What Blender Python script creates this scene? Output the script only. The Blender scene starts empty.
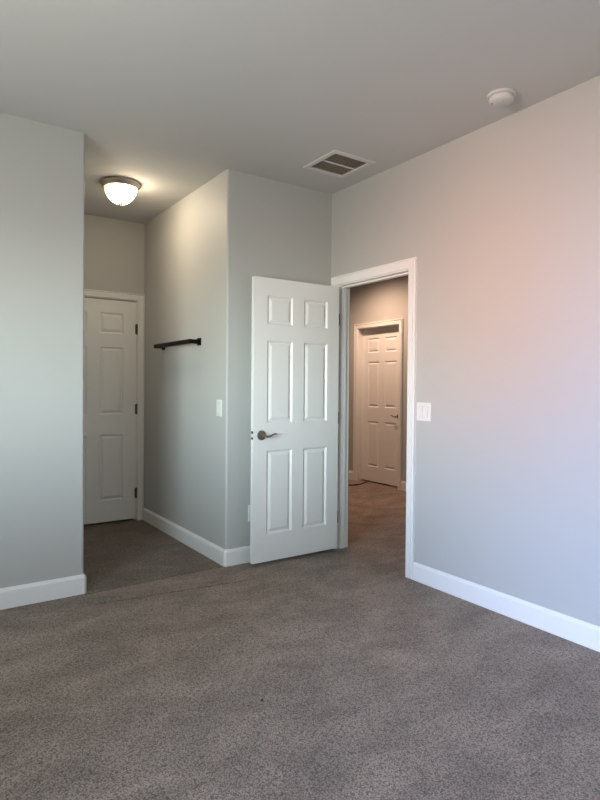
import bpy, bmesh, math, random
from mathutils import Vector, Matrix
random.seed(4)
S = bpy.context.scene
C = S.collection
PI = math.pi

# ------------------------------------------------------------------ camera
cd = bpy.data.cameras.new('camera')
cam = bpy.data.objects.new('camera', cd); C.objects.link(cam)
yaw, pit, rol = math.radians(34.4667), math.radians(-0.7595), math.radians(0.4405)
fw = Vector((math.sin(yaw), math.cos(yaw), 0)); rt = Vector((math.cos(yaw), -math.sin(yaw), 0)); up = Vector((0, 0, 1))
f2 = fw*math.cos(pit) + up*math.sin(pit); u2 = -fw*math.sin(pit) + up*math.cos(pit)
r3 = rt*math.cos(rol) + u2*math.sin(rol); u3 = -rt*math.sin(rol) + u2*math.cos(rol)
m = Matrix((r3, u3, -f2)).transposed().to_4x4(); m.translation = (0, 0, 1.2476)
cam.matrix_world = m
cd.sensor_fit = 'HORIZONTAL'; cd.sensor_width = 36; cd.lens = 573.856/600*36
cd.shift_y = -5.705/600; cd.clip_start = 0.02
S.camera = cam

# ------------------------------------------------------------------ light
XL, YB = -1.55, -1.85                 # window wall and back wall of the bedroom
WY0, WY1, WZ0, WZ1 = 0.0, 1.75, 0.86, 2.08   # window opening
w = bpy.data.worlds.new('world'); S.world = w; w.use_nodes = True
nt = w.node_tree; N = nt.nodes; L = nt.links
for n in list(N): N.remove(n)
tc = N.new('ShaderNodeTexCoord'); sp = N.new('ShaderNodeSeparateXYZ'); L.new(tc.outputs['Generated'], sp.inputs[0])
rp = N.new('ShaderNodeValToRGB'); mr = N.new('ShaderNodeMapRange')
mr.inputs[1].default_value = -1; mr.inputs[2].default_value = 1
L.new(sp.outputs['Z'], mr.inputs[0]); L.new(mr.outputs[0], rp.inputs[0])
e = rp.color_ramp.elements
e[0].position = 0.0; e[0].color = (0.95, 0.98, 0.92, 1)
e[1].position = 1.0; e[1].color = (0.26, 0.32, 0.38, 1)
for pos, col in ((0.25, (1.30, 1.27, 1.14, 1)), (0.35, (0.62, 0.63, 0.56, 1)), (0.45, (1.10, 1.02, 0.86, 1)), (0.50, (2.35, 2.66, 2.42, 1)), (0.56, (1.80, 2.26, 2.45, 1)), (0.64, (0.46, 0.56, 0.62, 1)), (0.80, (0.30, 0.35, 0.42, 1))):
    k = rp.color_ramp.elements.new(pos); k.color = col
# open sky straight across from the window, above the houses
d0 = N.new('ShaderNodeVectorMath'); d0.operation = 'DOT_PRODUCT'; L.new(tc.outputs['Generated'], d0.inputs[0])
d0.inputs[1].default_value = Vector((-1, 0.0, 0.22)).normalized()
l0 = N.new('ShaderNodeMapRange'); l0.interpolation_type = 'SMOOTHSTEP'; L.new(d0.outputs['Value'], l0.inputs[0])
l0.inputs[1].default_value = 0.90; l0.inputs[2].default_value = 0.98
m0 = N.new('ShaderNodeMix'); m0.data_type = 'RGBA'; L.new(l0.outputs[0], m0.inputs['Factor'])
L.new(rp.outputs[0], m0.inputs['A']); m0.inputs['B'].default_value = (1.35, 1.68, 2.55, 1)
# warm sunlit house front straight across from the window
dt = N.new('ShaderNodeVectorMath'); dt.operation = 'DOT_PRODUCT'; L.new(tc.outputs['Generated'], dt.inputs[0])
dt.inputs[1].default_value = Vector((-1, -0.25, -0.075)).normalized()
lob = N.new('ShaderNodeMapRange'); lob.interpolation_type = 'SMOOTHSTEP'; L.new(dt.outputs['Value'], lob.inputs[0])
lob.inputs[1].default_value = 0.968; lob.inputs[2].default_value = 0.998
mxw = N.new('ShaderNodeMix'); mxw.data_type = 'RGBA'; L.new(lob.outputs[0], mxw.inputs['Factor'])
L.new(m0.outputs['Result'], mxw.inputs['A']); mxw.inputs['B'].default_value = (2.2, 1.32, 1.12, 1)
bg = N.new('ShaderNodeBackground'); bg.inputs['Strength'].default_value = 5.9
L.new(mxw.outputs['Result'], bg.inputs[0])
wo = N.new('ShaderNodeOutputWorld'); L.new(bg.outputs[0], wo.inputs[0])

def area(name, loc, rot, sx, sy, power=0, col=(1, 1, 1), portal=False):
    l = bpy.data.lights.new(name, 'AREA'); l.shape = 'RECTANGLE'; l.size = sx; l.size_y = sy; l.energy = power; l.color = col
    if portal: l.cycles.is_portal = True
    o = bpy.data.objects.new(name, l); C.objects.link(o); o.location = loc; o.rotation_euler = rot
    return o
area('window_portal', (XL-0.06, (WY0+WY1)/2, (WZ0+WZ1)/2), (0, -PI/2, 0), WZ1-WZ0, WY1-WY0, 1, portal=True)

def spot(name, loc, power, col, size, blend, rad):
    l = bpy.data.lights.new(name, 'SPOT'); l.energy = power; l.color = col; l.spot_size = math.radians(size); l.spot_blend = blend
    l.shadow_soft_size = rad
    o = bpy.data.objects.new(name, l); C.objects.link(o); o.location = loc
    return o
spot('hall_downlight', (4.28, 5.30, 2.70), 34, (1.0, 0.66, 0.46), 165, 1.0, 0.05)

vs = S.view_settings
vs.view_transform = 'Standard'; vs.look = 'None'; vs.exposure = 1.75; vs.gamma = 1.0; vs.use_curve_mapping = False

# ------------------------------------------------------------------ materials
def mat(name, col, rough=0.6, metal=0.0, bump=None, var=None, spec=0.5):
    m = bpy.data.materials.new(name); m.use_nodes = True
    nt = m.node_tree; N = nt.nodes; L = nt.links; b = N['Principled BSDF']
    b.inputs['Base Color'].default_value = (*col, 1); b.inputs['Roughness'].default_value = rough
    b.inputs['Metallic'].default_value = metal; b.inputs['Specular IOR Level'].default_value = spec
    tc = N.new('ShaderNodeTexCoord')
    if var:
        sc, amt = var
        n = N.new('ShaderNodeTexNoise'); n.inputs['Scale'].default_value = sc; n.inputs['Detail'].default_value = 4
        L.new(tc.outputs['Object'], n.inputs['Vector'])
        mx = N.new('ShaderNodeMix'); mx.data_type = 'RGBA'
        mx.inputs['A'].default_value = (*[c*(1-amt) for c in col], 1); mx.inputs['B'].default_value = (*[min(1, c*(1+amt)) for c in col], 1)
        L.new(n.outputs['Fac'], mx.inputs['Factor']); L.new(mx.outputs['Result'], b.inputs['Base Color'])
    if bump:
        sc, st, dist = bump
        n = N.new('ShaderNodeTexNoise'); n.inputs['Scale'].default_value = sc; n.inputs['Detail'].default_value = 3
        L.new(tc.outputs['Object'], n.inputs['Vector'])
        bp = N.new('ShaderNodeBump'); bp.inputs['Strength'].default_value = st; bp.inputs['Distance'].default_value = dist
        L.new(n.outputs['Fac'], bp.inputs['Height']); L.new(bp.outputs[0], b.inputs['Normal'])
    return m

M_wall = mat('wall_paint', (0.50, 0.502, 0.49), 0.55, bump=(60, 0.08, 0.002), var=(1.5, 0.015))
M_ceil = mat('ceiling_paint', (0.60, 0.605, 0.60), 0.8, bump=(45, 0.15, 0.003), var=(1.2, 0.02))
M_trim = mat('trim_paint', (0.84, 0.84, 0.835), 0.35, var=(3, 0.01))
M_door = mat('door_paint', (0.86, 0.86, 0.85), 0.38, var=(3, 0.012))
M_plate = mat('white_plastic', (0.80, 0.80, 0.79), 0.3, var=(5, 0.01))
M_det = mat('detector_plastic', (0.64, 0.65, 0.64), 0.4, var=(5, 0.01))
M_gap = mat('dark_slot', (0.03, 0.03, 0.03), 0.7, var=(5, 0.05))
M_handle = mat('aged_bronze', (0.29, 0.265, 0.22), 0.28, 1.0, var=(20, 0.1))
M_hinge = mat('hinge_metal', (0.12, 0.11, 0.10), 0.4, 0.9, var=(20, 0.1))
M_nickel = mat('brushed_nickel', (0.46, 0.42, 0.36), 0.38, 1.0, var=(20, 0.06))
M_black = mat('black_metal', (0.002, 0.002, 0.002), 0.5, 0.0, spec=0.15, var=(10, 0.1))
M_slat = mat('grille_metal', (0.44, 0.39, 0.33), 0.8, var=(90, 0.9))
M_duct = mat('duct_metal', (0.05, 0.045, 0.04), 0.9, var=(20, 0.2))
M_frame = mat('vent_paint', (0.66, 0.66, 0.64), 0.5, var=(10, 0.02))
M_cord = mat('cord_rubber', (0.03, 0.015, 0.012), 0.5, var=(10, 0.1))
M_crumb = mat('debris', (0.03, 0.02, 0.015), 0.9, var=(100, 0.2))

# door skin: fine embossed wood grain running upright
def grain(m):
    nt = m.node_tree; N = nt.nodes; L = nt.links; b = N['Principled BSDF']
    tc = N.new('ShaderNodeTexCoord'); mp = N.new('ShaderNodeMapping'); mp.inputs['Scale'].default_value = (110, 110, 2.5)
    n = N.new('ShaderNodeTexNoise'); n.inputs['Scale'].default_value = 1; n.inputs['Detail'].default_value = 3
    L.new(tc.outputs['Object'], mp.inputs[0]); L.new(mp.outputs[0], n.inputs['Vector'])
    bp = N.new('ShaderNodeBump'); bp.inputs['Strength'].default_value = 0.25; bp.inputs['Distance'].default_value = 0.0012
    L.new(n.outputs['Fac'], bp.inputs['Height']); L.new(bp.outputs[0], b.inputs['Normal'])
grain(M_door)

# carpet
M_carpet = bpy.data.materials.new('carpet'); M_carpet.use_nodes = True
nt = M_carpet.node_tree; N = nt.nodes; L = nt.links; b = N['Principled BSDF']
b.inputs['Roughness'].default_value = 0.95; b.inputs['Specular IOR Level'].default_value = 0.1
b.inputs['Sheen Weight'].default_value = 0.15; b.inputs['Sheen Roughness'].default_value = 0.6
tc = N.new('ShaderNodeTexCoord')
def noise(sc, det=3, rough=0.6, dist=0.0, vec=None):
    n = N.new('ShaderNodeTexNoise'); n.inputs['Scale'].default_value = sc; n.inputs['Detail'].default_value = det
    n.inputs['Roughness'].default_value = rough; n.inputs['Distortion'].default_value = dist
    L.new(vec or tc.outputs['Object'], n.inputs['Vector']); return n.outputs['Fac']
def rng(v, a, b_, c, d):
    n = N.new('ShaderNodeMapRange'); L.new(v, n.inputs[0])
    for i, x in enumerate((a, b_, c, d)): n.inputs[i+1].default_value = x
    return n.outputs[0]
def mth(op, a, b_=None, c=None):
    n = N.new('ShaderNodeMath'); n.operation = op
    for i, x in enumerate((a, b_, c)):
        if x is None: continue
        if isinstance(x, (int, float)): n.inputs[i].default_value = x
        else: L.new(x, n.inputs[i])
    return n.outputs[0]
vo = N.new('ShaderNodeTexVoronoi'); vo.inputs['Scale'].default_value = 175; vo.inputs['Randomness'].default_value = 1.0
L.new(tc.outputs['Object'], vo.inputs['Vector'])
tuft = mth('ADD', mth('MULTIPLY', noise(62, 7, 0.88, 0.0), 0.75), mth('MULTIPLY', mth('SUBTRACT', 0.62, vo.outputs['Distance']), 0.40))
fine = noise(260, 2, 0.6)
mp = N.new('ShaderNodeMapping'); mp.inputs['Rotation'].default_value = (0, 0, 0.5); mp.inputs['Scale'].default_value = (1, 1.5, 1)
L.new(tc.outputs['Object'], mp.inputs[0])
patch = noise(3.4, 5, 0.62, 0.4, mp.outputs[0])
patch2 = noise(0.9, 3, 0.5, 0.3)
v = mth('MULTIPLY', rng(tuft, 0.29, 0.57, 0.36, 1.22), rng(fine, 0.3, 0.7, 0.84, 1.14))
v = mth('MULTIPLY', v, rng(patch, 0.36, 0.64, 0.78, 1.16))
v = mth('MULTIPLY', v, rng(patch2, 0.35, 0.65, 0.90, 1.08))
# two carpet seams at the alcove mouth
sx = N.new('ShaderNodeSeparateXYZ'); L.new(tc.outputs['Object'], sx.inputs[0])
wob = mth('MULTIPLY', mth('SUBTRACT', noise(14, 3, 0.6), 0.5), 0.035)
X, Y = sx.outputs['X'], mth('ADD', sx.outputs['Y'], wob)
brk = rng(noise(22, 2, 0.5), 0.38, 0.56, 0.0, 1.0)
def seam(x0, y0, x1, y1, wd, depth):
    sl = (y1-y0)/(x1-x0)
    d = mth('ABSOLUTE', mth('SUBTRACT', Y, mth('ADD', mth('MULTIPLY', X, sl), y0-sl*x0)))
    k = mth('SUBTRACT', 1.0, rng(d, wd*0.4, wd, 0, 1))
    k = mth('MULTIPLY', k, mth('MULTIPLY', mth('GREATER_THAN', X, x0), mth('LESS_THAN', X, x1)))
    k = mth('MULTIPLY', k, mth('ADD', mth('MULTIPLY', brk, 0.75), 0.25))
    return mth('SUBTRACT', 1.0, mth('MULTIPLY', k, depth))
v = mth('MULTIPLY', v, seam(0.88, 3.525, 1.80, 3.56, 0.011, 0.55))
v = mth('MULTIPLY', v, seam(0.90, 3.33, 1.95, 3.20, 0.011, 0.6))
# the carpet is darker beyond the far seam; the strip between the seams lies in between
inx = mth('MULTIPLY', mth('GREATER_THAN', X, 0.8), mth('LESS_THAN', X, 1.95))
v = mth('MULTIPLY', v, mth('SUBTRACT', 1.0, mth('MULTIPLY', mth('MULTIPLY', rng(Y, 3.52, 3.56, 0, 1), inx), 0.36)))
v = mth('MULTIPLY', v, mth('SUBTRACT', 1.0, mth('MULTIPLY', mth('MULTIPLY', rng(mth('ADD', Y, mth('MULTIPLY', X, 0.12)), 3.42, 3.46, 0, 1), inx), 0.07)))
# lighter, redder brown carpet on the hall side
hallf = rng(mth('ADD', X, mth('MULTIPLY', wob, 1.5)), 2.76, 2.82, 0, 1)
cr = N.new('ShaderNodeMix'); cr.data_type = 'RGBA'
cr.inputs['A'].default_value = (0.385, 0.305, 0.243, 1); cr.inputs['B'].default_value = (0.46, 0.345, 0.28, 1)
L.new(hallf, cr.inputs['Factor'])
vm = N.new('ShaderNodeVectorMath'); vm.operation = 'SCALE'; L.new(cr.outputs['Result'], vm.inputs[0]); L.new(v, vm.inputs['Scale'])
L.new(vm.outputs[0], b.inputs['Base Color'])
bp = N.new('ShaderNodeBump'); bp.inputs['Strength'].default_value = 0.8; bp.inputs['Distance'].default_value = 0.010
L.new(mth('ADD', tuft, mth('MULTIPLY', fine, 0.35)), bp.inputs['Height']); L.new(bp.outputs[0], b.inputs['Normal'])

# ------------------------------------------------------------------ helpers
def obj(name, bm, m, parent=None, smooth=False, bevel=0, mats=None):
    bmesh.ops.recalc_face_normals(bm, faces=bm.faces)
    me = bpy.data.meshes.new(name); bm.to_mesh(me); bm.free()
    for mm in (mats or [m]): me.materials.append(mm)
    if smooth:
        for p in me.polygons: p.use_smooth = True
        me.set_sharp_from_angle(angle=math.radians(38))
    o = bpy.data.objects.new(name, me); C.objects.link(o)
    if parent: o.parent = parent
    if bevel:
        md = o.modifiers.new('bevel', 'BEVEL'); md.width = bevel; md.segments = 2; md.limit_method = 'ANGLE'
    return o
def tag(o, label=None, cat=None, group=None, kind=None):
    if label: o['label'] = label
    if cat: o['category'] = cat
    if group: o['group'] = group
    if kind: o['kind'] = kind
    return o
def box(bm, x0, x1, y0, y1, z0, z1):
    v = [bm.verts.new((x, y, z)) for x in (x0, x1) for y in (y0, y1) for z in (z0, z1)]
    for f in ((0, 1, 3, 2), (4, 6, 7, 5), (0, 4, 5, 1), (2, 3, 7, 6), (0, 2, 6, 4), (1, 5, 7, 3)):
        bm.faces.new([v[i] for i in f])
def extrude_plan(pts, z0, z1):
    bm = bmesh.new()
    a = [bm.verts.new((x, y, z0)) for x, y in pts]; c = [bm.verts.new((x, y, z1)) for x, y in pts]
    n = len(pts)
    for i in range(n): bm.faces.new((a[i], a[(i+1) % n], c[(i+1) % n], c[i]))
    bm.faces.new(a); bm.faces.new(c[::-1])
    return bm
def sweep(bm, path, prof, fn, closed=False):
    """profile (offset, height) swept along a 2D path with mitred corners; offset goes to the left of the path."""
    n = len(path); P = [Vector(p) for p in path]; rings = []
    for i in range(n):
        ds = []
        if i > 0: ds.append((P[i]-P[i-1]).normalized())
        elif closed: ds.append((P[-1]-P[-2]).normalized())
        if i < n-1: ds.append((P[i+1]-P[i]).normalized())
        elif closed: ds.append((P[1]-P[0]).normalized())
        ns = [Vector((-d.y, d.x)) for d in ds]
        if len(ns) == 2:
            mm = (ns[0]+ns[1]).normalized(); mm = mm / mm.dot(ns[0])
        else: mm = ns[0]
        rings.append([bm.verts.new(fn(P[i].x+mm.x*o, P[i].y+mm.y*o, h)) for o, h in prof])
    k = len(prof)
    for i in range(n-1):
        for j in range(k):
            bm.faces.new((rings[i][j], rings[i][(j+1) % k], rings[i+1][(j+1) % k], rings[i+1][j]))
    if not closed: bm.faces.new(rings[0]); bm.faces.new(rings[-1][::-1])
    else: bmesh.ops.remove_doubles(bm, verts=bm.verts, dist=0.00005)
def lathe(bm, prof, seg=48, cap0=True, cap1=True, M=None):
    M = M or Matrix.Identity(4); rings = []
    for r, z in prof:
        if r < 1e-6: rings.append([bm.verts.new(M @ Vector((0, 0, z)))])
        else: rings.append([bm.verts.new(M @ Vector((r*math.cos(2*PI*i/seg), r*math.sin(2*PI*i/seg), z))) for i in range(seg)])
    for a, c in zip(rings, rings[1:]):
        for i in range(seg):
            j = (i+1) % seg
            if len(a) == 1 and len(c) == 1: continue
            if len(a) == 1: bm.faces.new((a[0], c[j], c[i]))
            elif len(c) == 1: bm.faces.new((a[i], a[j], c[0]))
            else: bm.faces.new((a[i], a[j], c[j], c[i]))
    if cap0 and len(rings[0]) > 1: bm.faces.new(rings[0])
    if cap1 and len(rings[-1]) > 1: bm.faces.new(rings[-1])
def tube(bm, pts, rads, seg=12, flat=1.0, upv=Vector((0, 0, 1))):
    P = [Vector(p) for p in pts]; rings = []
    for i, p in enumerate(P):
        t = (P[min(i+1, len(P)-1)] - P[max(i-1, 0)]).normalized()
        s = t.cross(upv).normalized(); u = s.cross(t).normalized(); r = rads[i] if isinstance(rads, (list, tuple)) else rads
        rings.append([bm.verts.new(p + s*r*math.cos(2*PI*k/seg)*flat + u*r*math.sin(2*PI*k/seg)) for k in range(seg)])
    for a, c in zip(rings, rings[1:]):
        for k in range(seg): bm.faces.new((a[k], a[(k+1) % seg], c[(k+1) % seg], c[k]))
    bm.faces.new(rings[0]); bm.faces.new(rings[-1])
def empty(name, loc, rot=(0, 0, 0)):
    o = bpy.data.objects.new(name, None); C.objects.link(o); o.location = loc; o.rotation_euler = rot; o.empty_display_size = 0.1
    return o

# ------------------------------------------------------------------ room shell
H = 2.74
XR, YF, XE, XA, YA = 2.723, 3.551, 1.822, 0.878, 5.218
XH = 4.955           # far hall wall
T = 0.115
OX, OY = 6.2, 7.6    # outer limits of the building part modelled
def struct(o, label, cat): return tag(o, label, cat, kind='structure')

bm = bmesh.new(); box(bm, XL-0.15, OX, YB-0.15, OY, -0.12, 0.0)
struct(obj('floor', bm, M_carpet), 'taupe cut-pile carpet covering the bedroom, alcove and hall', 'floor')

VX0, VX1, VY0, VY1 = 2.245, 2.545, 2.897, 3.203   # hole for the air vent
bm = bmesh.new()
def slab_hole(bm):
    xs = (XL-0.15, VX0, VX1, OX); ys = (YB-0.15, VY0, VY1, OY); lv = []
    for z in (H, H+0.12):
        lv.append([[bm.verts.new((x, y, z)) for y in ys] for x in xs])
    for l in lv:
        for i in range(3):
            for j in range(3):
                if i == 1 and j == 1: continue
                bm.faces.new((l[i][j], l[i+1][j], l[i+1][j+1], l[i][j+1]))
    a, c = lv
    for i in range(3):
        bm.faces.new((a[i][0], a[i+1][0], c[i+1][0], c[i][0])); bm.faces.new((a[i][3], a[i+1][3], c[i+1][3], c[i][3]))
        bm.faces.new((a[0][i], a[0][i+1], c[0][i+1], c[0][i])); bm.faces.new((a[3][i], a[3][i+1], c[3][i+1], c[3][i]))
    for (p, q) in (((1, 1), (2, 1)), ((2, 1), (2, 2)), ((2, 2), (1, 2)), ((1, 2), (1, 1))):
        bm.faces.new((a[p[0]][p[1]], a[q[0]][q[1]], c[q[0]][q[1]], c[p[0]][p[1]]))
slab_hole(bm)
struct(obj('ceiling', bm, M_ceil), 'smooth grey painted ceiling over the whole room', 'ceiling')

def wall_hole(name, axis, p0, p1, a0, a1, h0, h1, z0, z1, m=M_wall, ztop=H):
    """wall slab with one rectangular opening. axis 'x': slab between x=p0,p1 running along y."""
    bm = bmesh.new()
    A = (a0, h0, h1, a1); Z = (0, z0, z1, ztop) if z0 > 0 else (0, z1, ztop)
    def pt(p, a, z): return (p, a, z) if axis == 'x' else (a, p, z)
    G = [[[bm.verts.new(pt(p, a, z)) for z in Z] for a in A] for p in (p0, p1)]
    nz = len(Z)-1; hz = 1 if z0 > 0 else 0
    solid = lambda i, j: 0 <= i < 3 and 0 <= j < nz and not (i == 1 and j == hz)
    for g in G:
        for i in range(3):
            for j in range(nz):
                if solid(i, j): bm.faces.new((g[i][j], g[i+1][j], g[i+1][j+1], g[i][j+1]))
    a, c = G
    for i in range(4):
        for j in range(nz):
            if solid(i-1, j) != solid(i, j): bm.faces.new((a[i][j], a[i][j+1], c[i][j+1], c[i][j]))
    for i in range(3):
        for j in range(nz+1):
            if solid(i, j-1) != solid(i, j): bm.faces.new((a[i][j], a[i+1][j], c[i+1][j], c[i][j]))
    return obj(name, bm, m)

# entry opening in the right wall
EY0, EY1, EZ = 2.716, 3.465, 2.018      # jamb faces
J = 0.018
struct(wall_hole('wall_right', 'x', XR, XR+T, YB, OY, EY0-J, EY1+J, 0, EZ+J), 'pale grey painted right wall with the open bedroom doorway', 'wall')
struct(wall_hole('wall_left', 'x', XL-0.15, XL, YB, OY, WY0, WY1, WZ0, WZ1), 'pale grey painted window wall left of the camera', 'wall')
bm = bmesh.new(); box(bm, XL, OX, YB-0.15, YB, 0, H)
struct(obj('wall_back', bm, M_wall), 'pale grey painted wall behind the camera', 'wall')
bm = bmesh.new(); box(bm, XL, OX, OY-0.12, OY, 0, H)
struct(obj('wall_rear_outer', bm, M_wall), 'outer wall at the far end of the hall', 'wall')
bm = bmesh.new(); box(bm, OX-0.12, OX, YB, OY-0.12, 0, H)
struct(obj('wall_right_outer', bm, M_wall), 'outer wall of the closet behind the hall door', 'wall')

R = 0.016
def arc(cx, cy, a0, a1, r=R, n=8): return [(cx+r*math.cos(math.radians(a0+(a1-a0)*i/n)), cy+r*math.sin(math.radians(a0+(a1-a0)*i/n))) for i in range(n+1)]
# left far wall returning into the alcove
pts = [(XL, YF+T), (XL, YF)] + arc(XA-R, YF+R, -90, 0) + [(XA, YA), (XA-T, YA), (XA-T, YF+T)]
o = obj('wall_far_left', extrude_plan(pts, 0, H), M_wall, smooth=True)
struct(o, 'pale grey far wall section left of the alcove with rounded corner', 'wall')
pts = [(XR, YF+T), (XE+T, YF+T), (XE+T, YA), (XE, YA)] + arc(XE+R, YF+R, 180, 270) + [(XR, YF)]
o = obj('wall_far_right', extrude_plan(pts, 0, H), M_wall, smooth=True)
struct(o, 'pale grey wall section with rounded corner between alcove and open door', 'wall')
# alcove back wall
AD0, AD1, AZ = 0.976, 1.754, 2.020       # jamb faces of the alcove door
struct(wall_hole('wall_alcove_back', 'y', YA, YA+T, XL, XR, AD0-J, AD1+J, 0, AZ+J), 'grey wall above and around the closed alcove door', 'wall')
# hall
HY0, HY1, HZ = 5.092, 5.862, 2.012
struct(wall_hole('wall_hall', 'x', XH, XH+T, YB, OY-0.12, HY0-J, HY1+J, 0, HZ+J), 'hall wall seen through the doorway around the far door', 'wall')
bm = bmesh.new(); box(bm, XR+T, XH, 1.55, 1.65, 0, H)  # unseen wall added across the hall to contain its bounce light
struct(obj('wall_hall_near', bm, M_wall), 'unseen near end wall of the hall, added to contain bounce light', 'wall')

# window: frame and sill in the opening behind the camera's left shoulder
wn = empty('window_1', (XL-0.075, (WY0+WY1)/2, WZ0)); struct(wn, 'white framed bedroom window letting daylight in', 'window')
bm = bmesh.new(); hw, hh = (WY1-WY0)/2, WZ1-WZ0
sweep(bm, [(-hw, 0), (hw, 0), (hw, hh), (-hw, hh), (-hw, 0.0)], [(0, -0.02), (0.04, -0.02), (0.04, 0.02), (0, 0.02)], lambda a, b_, h: (h, a, b_), closed=True)
obj('window_frame', bm, M_trim, wn)
bm = bmesh.new(); box(bm, -0.015, 0.015, -0.02, 0.02, 0.04, hh-0.04); obj('mullion', bm, M_trim, wn)
bm = bmesh.new(); box(bm, 0.02, 0.115, -hw, hw, 0.0, 0.02); obj('window_sill', bm, M_trim, wn, bevel=0.003)

# ------------------------------------------------------------------ baseboards
BP = [(0, 0), (0.014, 0), (0.014, 0.092), (0.0125, 0.100), (0.008, 0.106), (0.005, 0.113), (0.003, 0.115), (0, 0.115)]
def baseboard(name, path, label):
    bm = bmesh.new(); sweep(bm, path[::-1], BP, lambda x, y, h: (x, y, h))
    struct(obj(name, bm, M_trim), label, 'baseboard')
k = 0.006
baseboard("baseboard_far_left", [(XL, YF), (XA-k, YF), (XA, YF+k), (XA, YA-0.014)], "white baseboard along the left far wall, wrapping into the alcove")
baseboard('baseboard_alcove', [(XE, YA-0.014), (XE, YF+k), (XE+k, YF), (XR, YF)], 'white baseboard along the alcove wall and behind the open door')
baseboard('baseboard_right', [(XR, EY0-0.076), (XR, YB)], 'white baseboard along the right wall beside the door casing')
baseboard('baseboard_hall_left', [(XH, OY-0.12), (XH, HY1+0.068)], 'white baseboard in the hall left of the far door')
baseboard('baseboard_hall_right', [(XH, HY0-0.068), (XH, 1.65)], 'white baseboard in the hall right of the far door')

# ------------------------------------------------------------------ door frames
CP = [(0, 0), (0, 0.010), (0.004, 0.013), (0.044, 0.016), (0.046, 0.0085), (0.053, 0.0085), (0.055, 0.016), (0.062, 0.016), (0.064, 0.014), (0.064, 0)]
def frame(name, label, axis, face, sgn, u0, u1, ztop, thick, stop_d, casing_w=0.064, uneven=0.0):
    """axis 'x': wall plane x=face; the side we look from lies towards sgn. u = the other axis."""
    root = empty(name, (0, 0, 0)); struct(root, label, 'door frame')
    def fn(a, z, h):
        p = face + sgn*h
        return (p, a, z) if axis == 'x' else (a, p, z)
    rv = 0.007
    sc = casing_w/0.064
    bm = bmesh.new()
    sweep(bm, [(u0-rv, 0), (u0-rv, ztop+rv), (u1+rv, ztop+rv), (u1+rv, 0)], [(o*sc, h) for o, h in CP], fn)
    obj('casing', bm, M_trim, root, smooth=False)
    def slab(bm, a0, a1, d0, d1, z0, z1):     # d = depth into the wall
        p0, p1 = sorted((face - sgn*d0, face - sgn*d1))
        if axis == 'x': box(bm, p0, p1, a0, a1, z0, z1)
        else: box(bm, a0, a1, p0, p1, z0, z1)
    def ushape(d0, d1, ins, thick_, nm):
        bm = bmesh.new()
        sweep(bm, [(u0+ins, 0), (u0+ins, ztop-ins), (u1-ins, ztop-ins), (u1-ins, 0)], [(0, -d0), (0, -d1), (thick_, -d1), (thick_, -d0)], fn)
        return obj(nm, bm, M_trim, root)
    ushape(0, thick, 0, J-0.001, 'jamb')
    ushape(stop_d, stop_d+0.035, 0.011, 0.011, 'door_stop')
    bm = bmesh.new()                                    # casing on the other side of the wall
    sweep(bm, [(u0-rv, 0), (u0-rv, ztop+rv), (u1+rv, ztop+rv), (u1+rv, 0)], [(o*sc, -thick-h) for o, h in CP], fn)
    obj('casing', bm, M_trim, root)
    return root
frame('trim_1', 'white casing and jamb around the open bedroom doorway', 'x', XR, -1, EY0, EY1, EZ, T, 0.042, 0.067)
frame('trim_2', 'white casing around the closed alcove door', 'y', YA, -1, AD0, AD1, AZ, T, 0.040, 0.060)
frame('trim_3', 'white casing around the far door across the hall', 'x', XH, -1, HY0, HY1, HZ, T, 0.112, 0.062)

# ------------------------------------------------------------------ six-panel doors
def door_mesh(W, Ht, stile, mid, rows, th=0.035):
    """local: x 0..W, front face at y=0 looking to -y, back at y=th, z 0..Ht"""
    bm = bmesh.new(); pw = (W-2*stile-mid)/2
    xs = [0, stile, stile+pw, stile+pw+mid, W-stile, W]
    zs = [0] + [z for r in rows for z in r] + [Ht]
    prof = [(0.0, 0.0), (0.003, 0.0015), (0.013, 0.0110), (0.016, 0.0110), (0.036, 0.0018), (0.039, 0.0010)]
    for side in (0, 1):
        def V(x, z, d):
            y = d if side == 0 else th-d
            return bm.verts.new((x, y, z))
        for i in range(5):
            for j in range(len(zs)-1):
                x0, x1, z0, z1 = xs[i], xs[i+1], zs[j], zs[j+1]
                if i in (1, 3) and j % 2 == 1:
                    prev = None
                    for ins, d in prof:
                        ring = [V(x0+ins, z0+ins, d), V(x1-ins, z0+ins, d), V(x1-ins, z1-ins, d), V(x0+ins, z1-ins, d)]
                        if prev:
                            for q in range(4): bm.faces.new((prev[q], prev[(q+1) % 4], ring[(q+1) % 4], ring[q]))
                        prev = ring
                    bm.faces.new(prev)
                else:
                    bm.faces.new((V(x0, z0, 0), V(x1, z0, 0), V(x1, z1, 0), V(x0, z1, 0)))
    for (a, c) in (((0, 0), (W, 0)), ((W, 0), (W, Ht)), ((W, Ht), (0, Ht)), ((0, Ht), (0, 0))):
        bm.faces.new((bm.verts.new((a[0], 0, a[1])), bm.verts.new((c[0], 0, c[1])), bm.verts.new((c[0], th, c[1])), bm.verts.new((a[0], th, a[1]))))
    bmesh.ops.remove_doubles(bm, verts=bm.verts, dist=0.0002)
    return bm

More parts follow.
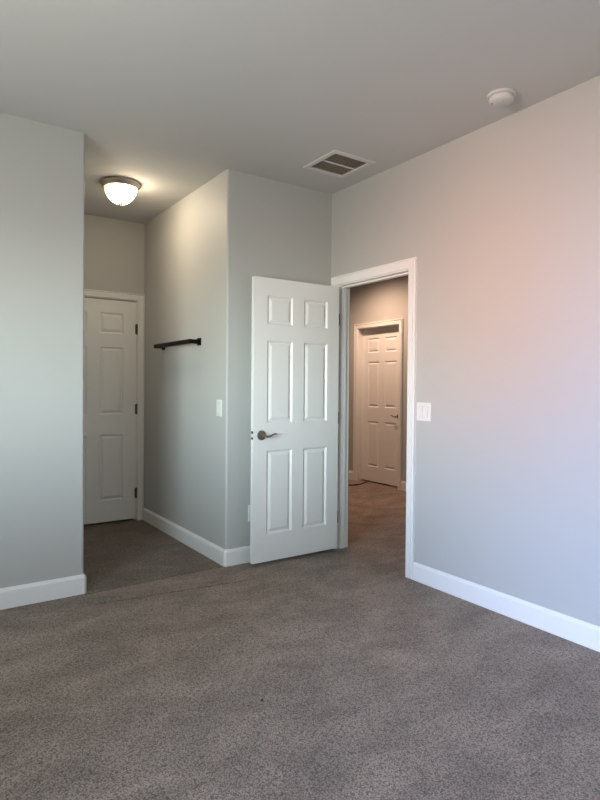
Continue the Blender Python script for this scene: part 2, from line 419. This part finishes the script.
def handle(parent, x, z, side, dirx, th=0.035, lever=True, name='door_handle'):
    """rosette on the face (side -1: y=0 face, +1: y=th face) with a wavy lever pointing dirx"""
    y0 = 0.0 if side < 0 else th
    Mx = Matrix.Translation((x, y0, z)) @ Matrix.Rotation(PI/2 if side < 0 else -PI/2, 4, 'X')
    bm = bmesh.new()
    lathe(bm, [(0.0345, -0.002), (0.0345, 0.004), (0.032, 0.008), (0.022, 0.011), (0.0125, 0.013), (0.0105, 0.020), (0.0105, 0.040), (0.0125, 0.048), (0.010, 0.056), (0.0, 0.058)], 32, M=Mx)
    h = obj(name, bm, M_handle, parent, smooth=True)
    h['label'] = 'aged bronze round rosette'
    bm = bmesh.new(); P = []; Rr = []
    for i in range(15):
        t = i/14
        P.append((x + dirx*0.100*t, y0 + side*(0.048 + 0.006*math.sin(t*PI)), z + 0.0075*math.sin(-t*PI*1.9 + 0.1) + 0.004*t))
        Rr.append(0.0085*(1-0.45*t) if t < 0.95 else 0.0035)
    tube(bm, P, Rr, 12, flat=0.75)
    lv = obj('lever', bm, M_handle, h, smooth=True)
    return h
def hinges(parent, x, y, zs, m=M_hinge, leaf=None):
    for z in zs:
        bm = bmesh.new(); lathe(bm, [(0.0035, -0.050), (0.0062, -0.047), (0.0062, 0.047), (0.0035, 0.050)], 14, M=Matrix.Translation((x, y, z)))
        if leaf:
            x0, x1, y0, y1 = leaf; box(bm, x+x0, x+x1, y+y0, y+y1, z-0.044, z+0.044)
        obj('hinge', bm, m, parent, smooth=True)
rows = ((0.195, 0.785), (0.973, 1.553), (1.665, 1.868))
# entry door, open about ninety degrees; local x runs from the latch edge to the hinge edge
DW = 0.737
bmd = door_mesh(DW, 1.978, 0.106, 0.096, ((0.190, 0.778), (0.967, 1.545), (1.655, 1.858)))
d1 = obj('door_1', bmd, M_door); d1.location = (2.700-DW, 3.420, 0.024)
struct(d1, 'open white six-panel bedroom door with bronze lever handle', 'door')
handle(d1, 0.063, 0.885, -1, 1)
handle(d1, 0.063, 0.885, +1, 1)
hinges(d1, DW+0.006, 0.040, (0.235, 0.99, 1.735), leaf=(-0.006, 0.004, -0.036, -0.004))
bm = bmesh.new(); box(bm, -0.0012, 0.0006, 0.005, 0.030, 0.885-0.029, 0.885+0.029)
lp = obj('latch_plate', bm, M_hinge, d1); lp['label'] = 'metal latch faceplate on the door edge'
bm = bmesh.new(); 
v = [bm.verts.new(p) for p in ((-0.0012, 0.006, 0.873), (-0.0012, 0.029, 0.873), (-0.0012, 0.029, 0.897), (-0.0012, 0.006, 0.897), (-0.010, 0.008, 0.873), (-0.010, 0.008, 0.897))]
bm.faces.new((v[0], v[1], v[2], v[3])); bm.faces.new((v[0], v[4], v[5], v[3])); bm.faces.new((v[4], v[1], v[2], v[5])); bm.faces.new((v[0], v[1], v[4])); bm.faces.new((v[3], v[5], v[2]))
obj('latch_bolt', bm, M_plate, lp)
for dz in (-0.021, 0.021):
    bm = bmesh.new(); lathe(bm, [(0.0062, -0.0005), (0.0062, 0.0016)], 14, M=Matrix.Translation((-0.001, 0.0175, 0.885+dz)) @ Matrix.Rotation(-PI/2, 4, 'Y'))
    obj('screw', bm, M_gap, lp)

# alcove door, closed
AW = AD1-AD0-0.006
bmd = door_mesh(AW, AZ-0.005-0.022, 0.118, 0.106, ((0.190, 0.785), (0.965, 1.572), (1.690, 1.880)))
d2 = obj('door_2', bmd, M_door); d2.location = (AD0+0.003, YA+0.003, 0.020)
struct(d2, 'closed white six-panel door at the back of the alcove', 'door')
handle(d2, 0.066, 0.885, -1, 1); hinges(d2, AW+0.001, -0.006, (0.235, 1.01, 1.745), leaf=(-0.014, 0.013, 0.002, 0.004))

# hall door, closed, recessed in its frame (faces -x)
HW = HY1-HY0-0.006
bmd = door_mesh(HW, HZ-0.004-0.018, 0.113, 0.105, ((0.190, 0.785), (0.968, 1.565), (1.680, 1.870)))
d3 = obj('door_3', bmd, M_door); d3.rotation_euler = (0, 0, -PI/2)
d3.location = (XH+0.075, HY1-0.003, 0.018)
struct(d3, 'closed white six-panel door across the hall in warm light', 'door')
handle(d3, HW-0.062, 0.87, -1, -1)

# ------------------------------------------------------------------ ceiling light in the alcove
lt = empty('ceiling_light', (1.306, 4.265, H)); tag(lt, 'round flush ceiling light with glowing frosted glass bowl and nickel rim', 'ceiling light')
bm = bmesh.new()
lathe(bm, [(0.120, 0.0), (0.140, -0.002), (0.143, -0.010), (0.140, -0.020), (0.132, -0.026), (0.128, -0.036), (0.122, -0.042), (0.116, -0.040), (0.116, -0.005)], 64, cap0=True, cap1=True)
obj('rim', bm, M_nickel, lt, smooth=True)
M_glow = bpy.data.materials.new('lit_glass'); M_glow.use_nodes = True
nt = M_glow.node_tree; Nn = nt.nodes; Ll = nt.links; b = Nn['Principled BSDF']
b.inputs['Base Color'].default_value = (0.9, 0.85, 0.75, 1); b.inputs['Roughness'].default_value = 0.25
tcg = Nn.new('ShaderNodeTexCoord'); vd = Nn.new('ShaderNodeVectorMath'); vd.operation = 'DISTANCE'; vd.inputs[1].default_value = (0.050, -0.022, -0.090)
Ll.new(tcg.outputs['Object'], vd.inputs[0])
mrg = Nn.new('ShaderNodeMapRange'); mrg.inputs[1].default_value = 0.02; mrg.inputs[2].default_value = 0.20; mrg.inputs[3].default_value = 1.0; mrg.inputs[4].default_value = 0.0
Ll.new(vd.outputs['Value'], mrg.inputs[0])
rg = Nn.new('ShaderNodeValToRGB'); rg.color_ramp.elements[0].color = (0.055, 0.040, 0.021, 1); rg.color_ramp.elements[1].color = (5.6, 4.5, 3.1, 1)
for pk, ck in ((0.18, (0.085, 0.064, 0.038, 1)), (0.38, (0.7, 0.56, 0.37, 1)), (0.65, (3.0, 2.4, 1.65, 1))):
    rg.color_ramp.elements.new(pk).color = ck
Ll.new(mrg.outputs[0], rg.inputs[0])
ng = Nn.new('ShaderNodeTexNoise'); ng.inputs['Scale'].default_value = 9; ng.inputs['Distortion'].default_value = 1.5; Ll.new(tcg.outputs['Object'], ng.inputs['Vector'])
mg = Nn.new('ShaderNodeMapRange'); mg.inputs[3].default_value = 0.85; mg.inputs[4].default_value = 1.15; Ll.new(ng.outputs['Fac'], mg.inputs[0])
sm = Nn.new('ShaderNodeMath'); sm.operation = 'MULTIPLY'; sm.inputs[1].default_value = 4.0; Ll.new(mg.outputs[0], sm.inputs[0])
Ll.new(rg.outputs[0], b.inputs['Emission Color']); Ll.new(sm.outputs[0], b.inputs['Emission Strength'])
bm = bmesh.new(); pr = []
for i in range(15):
    a = i/14*PI/2; pr.append((0.116*math.cos(a)**0.95, -0.036 - 0.118*math.sin(a)**1.15))
pr[-1] = (0.0, -0.154); lathe(bm, pr, 64, cap0=False)
obj('glass_bowl', bm, M_glow, lt, smooth=True)
bm = bmesh.new(); lathe(bm, [(0.0, -0.150), (0.016, -0.151), (0.014, -0.157), (0.007, -0.160), (0.008, -0.165), (0.005, -0.171), (0.0, -0.174)], 24)
obj('finial', bm, M_nickel, lt, smooth=True)

# ------------------------------------------------------------------ ceiling vent
vt = empty('ceiling_vent', ((VX0+VX1)/2, (VY0+VY1)/2, H)); tag(vt, 'square ceiling air return vent with dusty dark louvres', 'vent')
hx, hy = (VX1-VX0)/2, (VY1-VY0)/2
bm = bmesh.new(); ww = 0.022
sweep(bm, [(-hx-ww, -hy-ww), (hx+ww, -hy-ww), (hx+ww, hy+ww), (-hx-ww, hy+ww), (-hx-ww, -hy-ww)], [(0, 0), (0, -0.003), (0.004, -0.008), (0.032, -0.008), (0.036, -0.004), (0.036, 0.0)], lambda x, y, h: (x, y, h), closed=True)
obj('vent_frame', bm, M_frame, vt)
bm = bmesh.new(); n = 22
for i in range(n):
    y = -hy+0.014 + (2*hy-0.028)*(i+0.5)/n
    if abs(y) < 0.007: continue
    v = [bm.verts.new(p) for p in ((-hx+0.012, y-0.0045, -0.003), (hx-0.012, y-0.0045, -0.003), (hx-0.012, y+0.0035, 0.007), (-hx+0.012, y+0.0035, 0.007),
                                   (-hx+0.012, y-0.0055, -0.0025), (hx-0.012, y-0.0055, -0.0025), (hx-0.012, y+0.0025, 0.0075), (-hx+0.012, y+0.0025, 0.0075))]
    for f in ((0, 1, 2, 3), (4, 7, 6, 5), (0, 4, 5, 1), (3, 2, 6, 7), (0, 3, 7, 4), (1, 5, 6, 2)): bm.faces.new([v[q] for q in f])
obj('louvre_grille', bm, M_slat, vt)['label'] = 'dusty grey louvre blades'
bm = bmesh.new(); box(bm, -hx+0.010, hx-0.010, -0.0025, 0.0025, -0.007, 0.004); obj('divider_bar', bm, M_frame, vt)
bm = bmesh.new(); box(bm, -hx, hx, -hy, hy, 0.02, 0.10); obj('duct', bm, M_duct, vt)['label'] = 'dark filter behind the louvres'

# ------------------------------------------------------------------ smoke detector
sd = empty('smoke_detector', (2.498, 1.849, H), (0, 0, -0.97)); tag(sd, 'round white smoke detector on the ceiling near the right wall', 'smoke detector')
bm = bmesh.new(); lathe(bm, [(0.070, 0.0), (0.072, -0.002), (0.072, -0.010), (0.068, -0.014), (0.055, -0.014)], 56); obj('mounting_base', bm, M_det, sd, smooth=True)
bm = bmesh.new(); lathe(bm, [(0.057, -0.012), (0.060, -0.016), (0.060, -0.030), (0.056, -0.036), (0.047, -0.0405), (0.030, -0.042), (0.0, -0.0425)], 56)
sb = obj('housing', bm, M_det, sd, smooth=True)
bm = bmesh.new()
for a in range(-2, 3):
    box(bm, -0.001+a*0.009, 0.0005+a*0.009, 0.004, 0.034, -0.0432, -0.041)
obj('sounder_slots', bm, M_slat, sd)
bm = bmesh.new(); lathe(bm, [(0.0, -0.0442), (0.011, -0.0442), (0.012, -0.040)], 24, M=Matrix.Translation((0.0, -0.020, 0))); obj('test_button', bm, M_det, sd, smooth=True)
bm = bmesh.new(); lathe(bm, [(0.0, -0.0425), (0.004, -0.042), (0.004, -0.036)], 14, M=Matrix.Translation((-0.045, -0.005, 0))); obj('indicator', bm, M_gap, sd)

# ------------------------------------------------------------------ switches and outlet
def plate_mesh(wd, ht, th=0.006):
    bm = bmesh.new()
    for (x, z) in ():
        pass
    P = [(wd/2, ht/2, 0), (wd/2, ht/2, th*0.45), (wd/2-0.004, ht/2-0.004, th)]
    prev = None
    for a, c, y in P:
        ring = [bm.verts.new((sx_*a, -y, sz*c)) for sx_, sz in ((-1, -1), (1, -1), (1, 1), (-1, 1))]
        if prev:
            for q in range(4): bm.faces.new((prev[q], prev[(q+1) % 4], ring[(q+1) % 4], ring[q]))
        else: bm.faces.new(ring)
        prev = ring
    bm.faces.new(prev)
    return bm
def rocker(parent, x, down):
    bm = bmesh.new(); w2, h2 = 0.0165, 0.0335
    box(bm, x-w2-0.0012, x+w2+0.0012, -0.0066, -0.004, -h2-0.0012, h2+0.0012)
    g = obj('rocker_slot', bm, M_slat, parent)
    bm = bmesh.new(); t, b_ = (0.0075, 0.0115) if down else (0.0115, 0.0075)
    v = [bm.verts.new(p) for p in ((x-w2, -0.005, -h2), (x+w2, -0.005, -h2), (x+w2, -0.005, h2), (x-w2, -0.005, h2), (x-w2, -b_, -h2), (x+w2, -b_, -h2), (x+w2, -t, h2), (x-w2, -t, h2), (x-w2, -0.0085, 0), (x+w2, -0.0085, 0))]
    for f in ((0, 1, 2, 3), (4, 8, 9, 5), (8, 7, 6, 9), (0, 4, 5, 1), (3, 2, 6, 7), (0, 3, 7, 8, 4), (1, 5, 9, 6, 2)): bm.faces.new([v[q] for q in f])
    obj('rocker', bm, M_plate, parent)
# wall x=XE facing -x: local -y -> -x
sw = empty('light_switch', (XE, 3.658, 1.093), (0, 0, -PI/2)); tag(sw, 'white single rocker light switch on the alcove side wall', 'light switch')
obj('wall_plate', plate_mesh(0.078, 0.118), M_plate, sw); rocker(sw, 0, True)
sw = empty('light_switch', (XR, 2.570, 1.093), (0, 0, -PI/2)); tag(sw, 'white double rocker light switch on the right wall beside the doorway casing', 'light switch')
obj('wall_plate', plate_mesh(0.120, 0.119), M_plate, sw); rocker(sw, -0.023, False); rocker(sw, 0.023, True)
ot = empty('wall_outlet', (2.035, YF, 0.347)); tag(ot, 'white wall outlet low on the wall, mostly hidden behind the open door', 'outlet')
obj('wall_plate', plate_mesh(0.074, 0.118), M_plate, ot)
for z in (-0.020, 0.020):
    bm = bmesh.new(); lathe(bm, [(0.0165, 0.004), (0.0165, 0.0078), (0.015, 0.0085)], 24, M=Matrix.Translation((0, 0, z)) @ Matrix.Rotation(PI/2, 4, 'X')); rc = obj('receptacle', bm, M_plate, ot, smooth=True)
    bm = bmesh.new(); box(bm, -0.0075, -0.0055, -0.0088, -0.007, z-0.001, z+0.008); box(bm, 0.0055, 0.0075, -0.0088, -0.007, z-0.001, z+0.008); obj('slot', bm, M_gap, rc)

# ------------------------------------------------------------------ towel bar on the alcove wall
tb = empty('towel_bar', (XE, 4.356, 1.580)); tag(tb, 'black square towel bar mounted on the alcove side wall', 'towel bar')
OFF = 0.074; HL = 0.362
bm = bmesh.new(); box(bm, -OFF-0.014, -OFF+0.014, -HL-0.010, HL+0.010, -0.016, 0.016); obj('bar', bm, M_black, tb, bevel=0.001)
for s in (-1, 1):
    bm = bmesh.new()
    y = s*HL
    ring = []
    for x, hw_, in ((-0.0, 0.028), (-0.009, 0.028), (-0.012, 0.017), (-OFF+0.012, 0.0135), (-OFF-0.007, 0.0145)):
        ring.append([bm.verts.new((x, y+a*hw_, c*hw_)) for a, c in ((-1, -1), (1, -1), (1, 1), (-1, 1))])
    bm.faces.new(ring[0]); bm.faces.new(ring[-1])
    for p, q in zip(ring, ring[1:]):
        for i in range(4): bm.faces.new((p[i], p[(i+1) % 4], q[(i+1) % 4], q[i]))
    obj('mounting_post', bm, M_black, tb, bevel=0.0008)

# ------------------------------------------------------------------ cord on the hall floor, crumb on the carpet
def smooth_path(P, n=10):
    out = []; P = [Vector(p) for p in P]; Q = [P[0]]+P+[P[-1]]
    for i in range(1, len(Q)-2):
        for j in range(n):
            t = j/n; a, b_, c, d = Q[i-1], Q[i], Q[i+1], Q[i+2]
            out.append(0.5*((2*b_)+(c-a)*t+(2*a-5*b_+4*c-d)*t*t+(3*b_-a-3*c+d)*t**3))
    out.append(P[-1]); return out
bm = bmesh.new()
tube(bm, smooth_path([(4.05, 6.15, 0.008), (4.35, 5.80, 0.008), (4.60, 5.635, 0.008), (4.69, 5.590, 0.008), (4.80, 5.60, 0.008), (4.93, 5.67, 0.008), (5.10, 5.76, 0.008), (5.3, 5.8, 0.008)]), 0.0075, 8)
tag(obj('power_cord', bm, M_cord, smooth=True), 'dark cord lying on the hall carpet and running under the far door', 'cord')
bm = bmesh.new(); bmesh.ops.create_icosphere(bm, subdivisions=2, radius=0.006)
for v in bm.verts: v.co *= random.uniform(0.75, 1.2); v.co.z *= 0.6
o = obj('lint_speck', bm, M_crumb); o.location = (1.162, 1.943, 0.003)
tag(o, 'tiny dark speck of lint on the carpet in the middle foreground', 'lint')
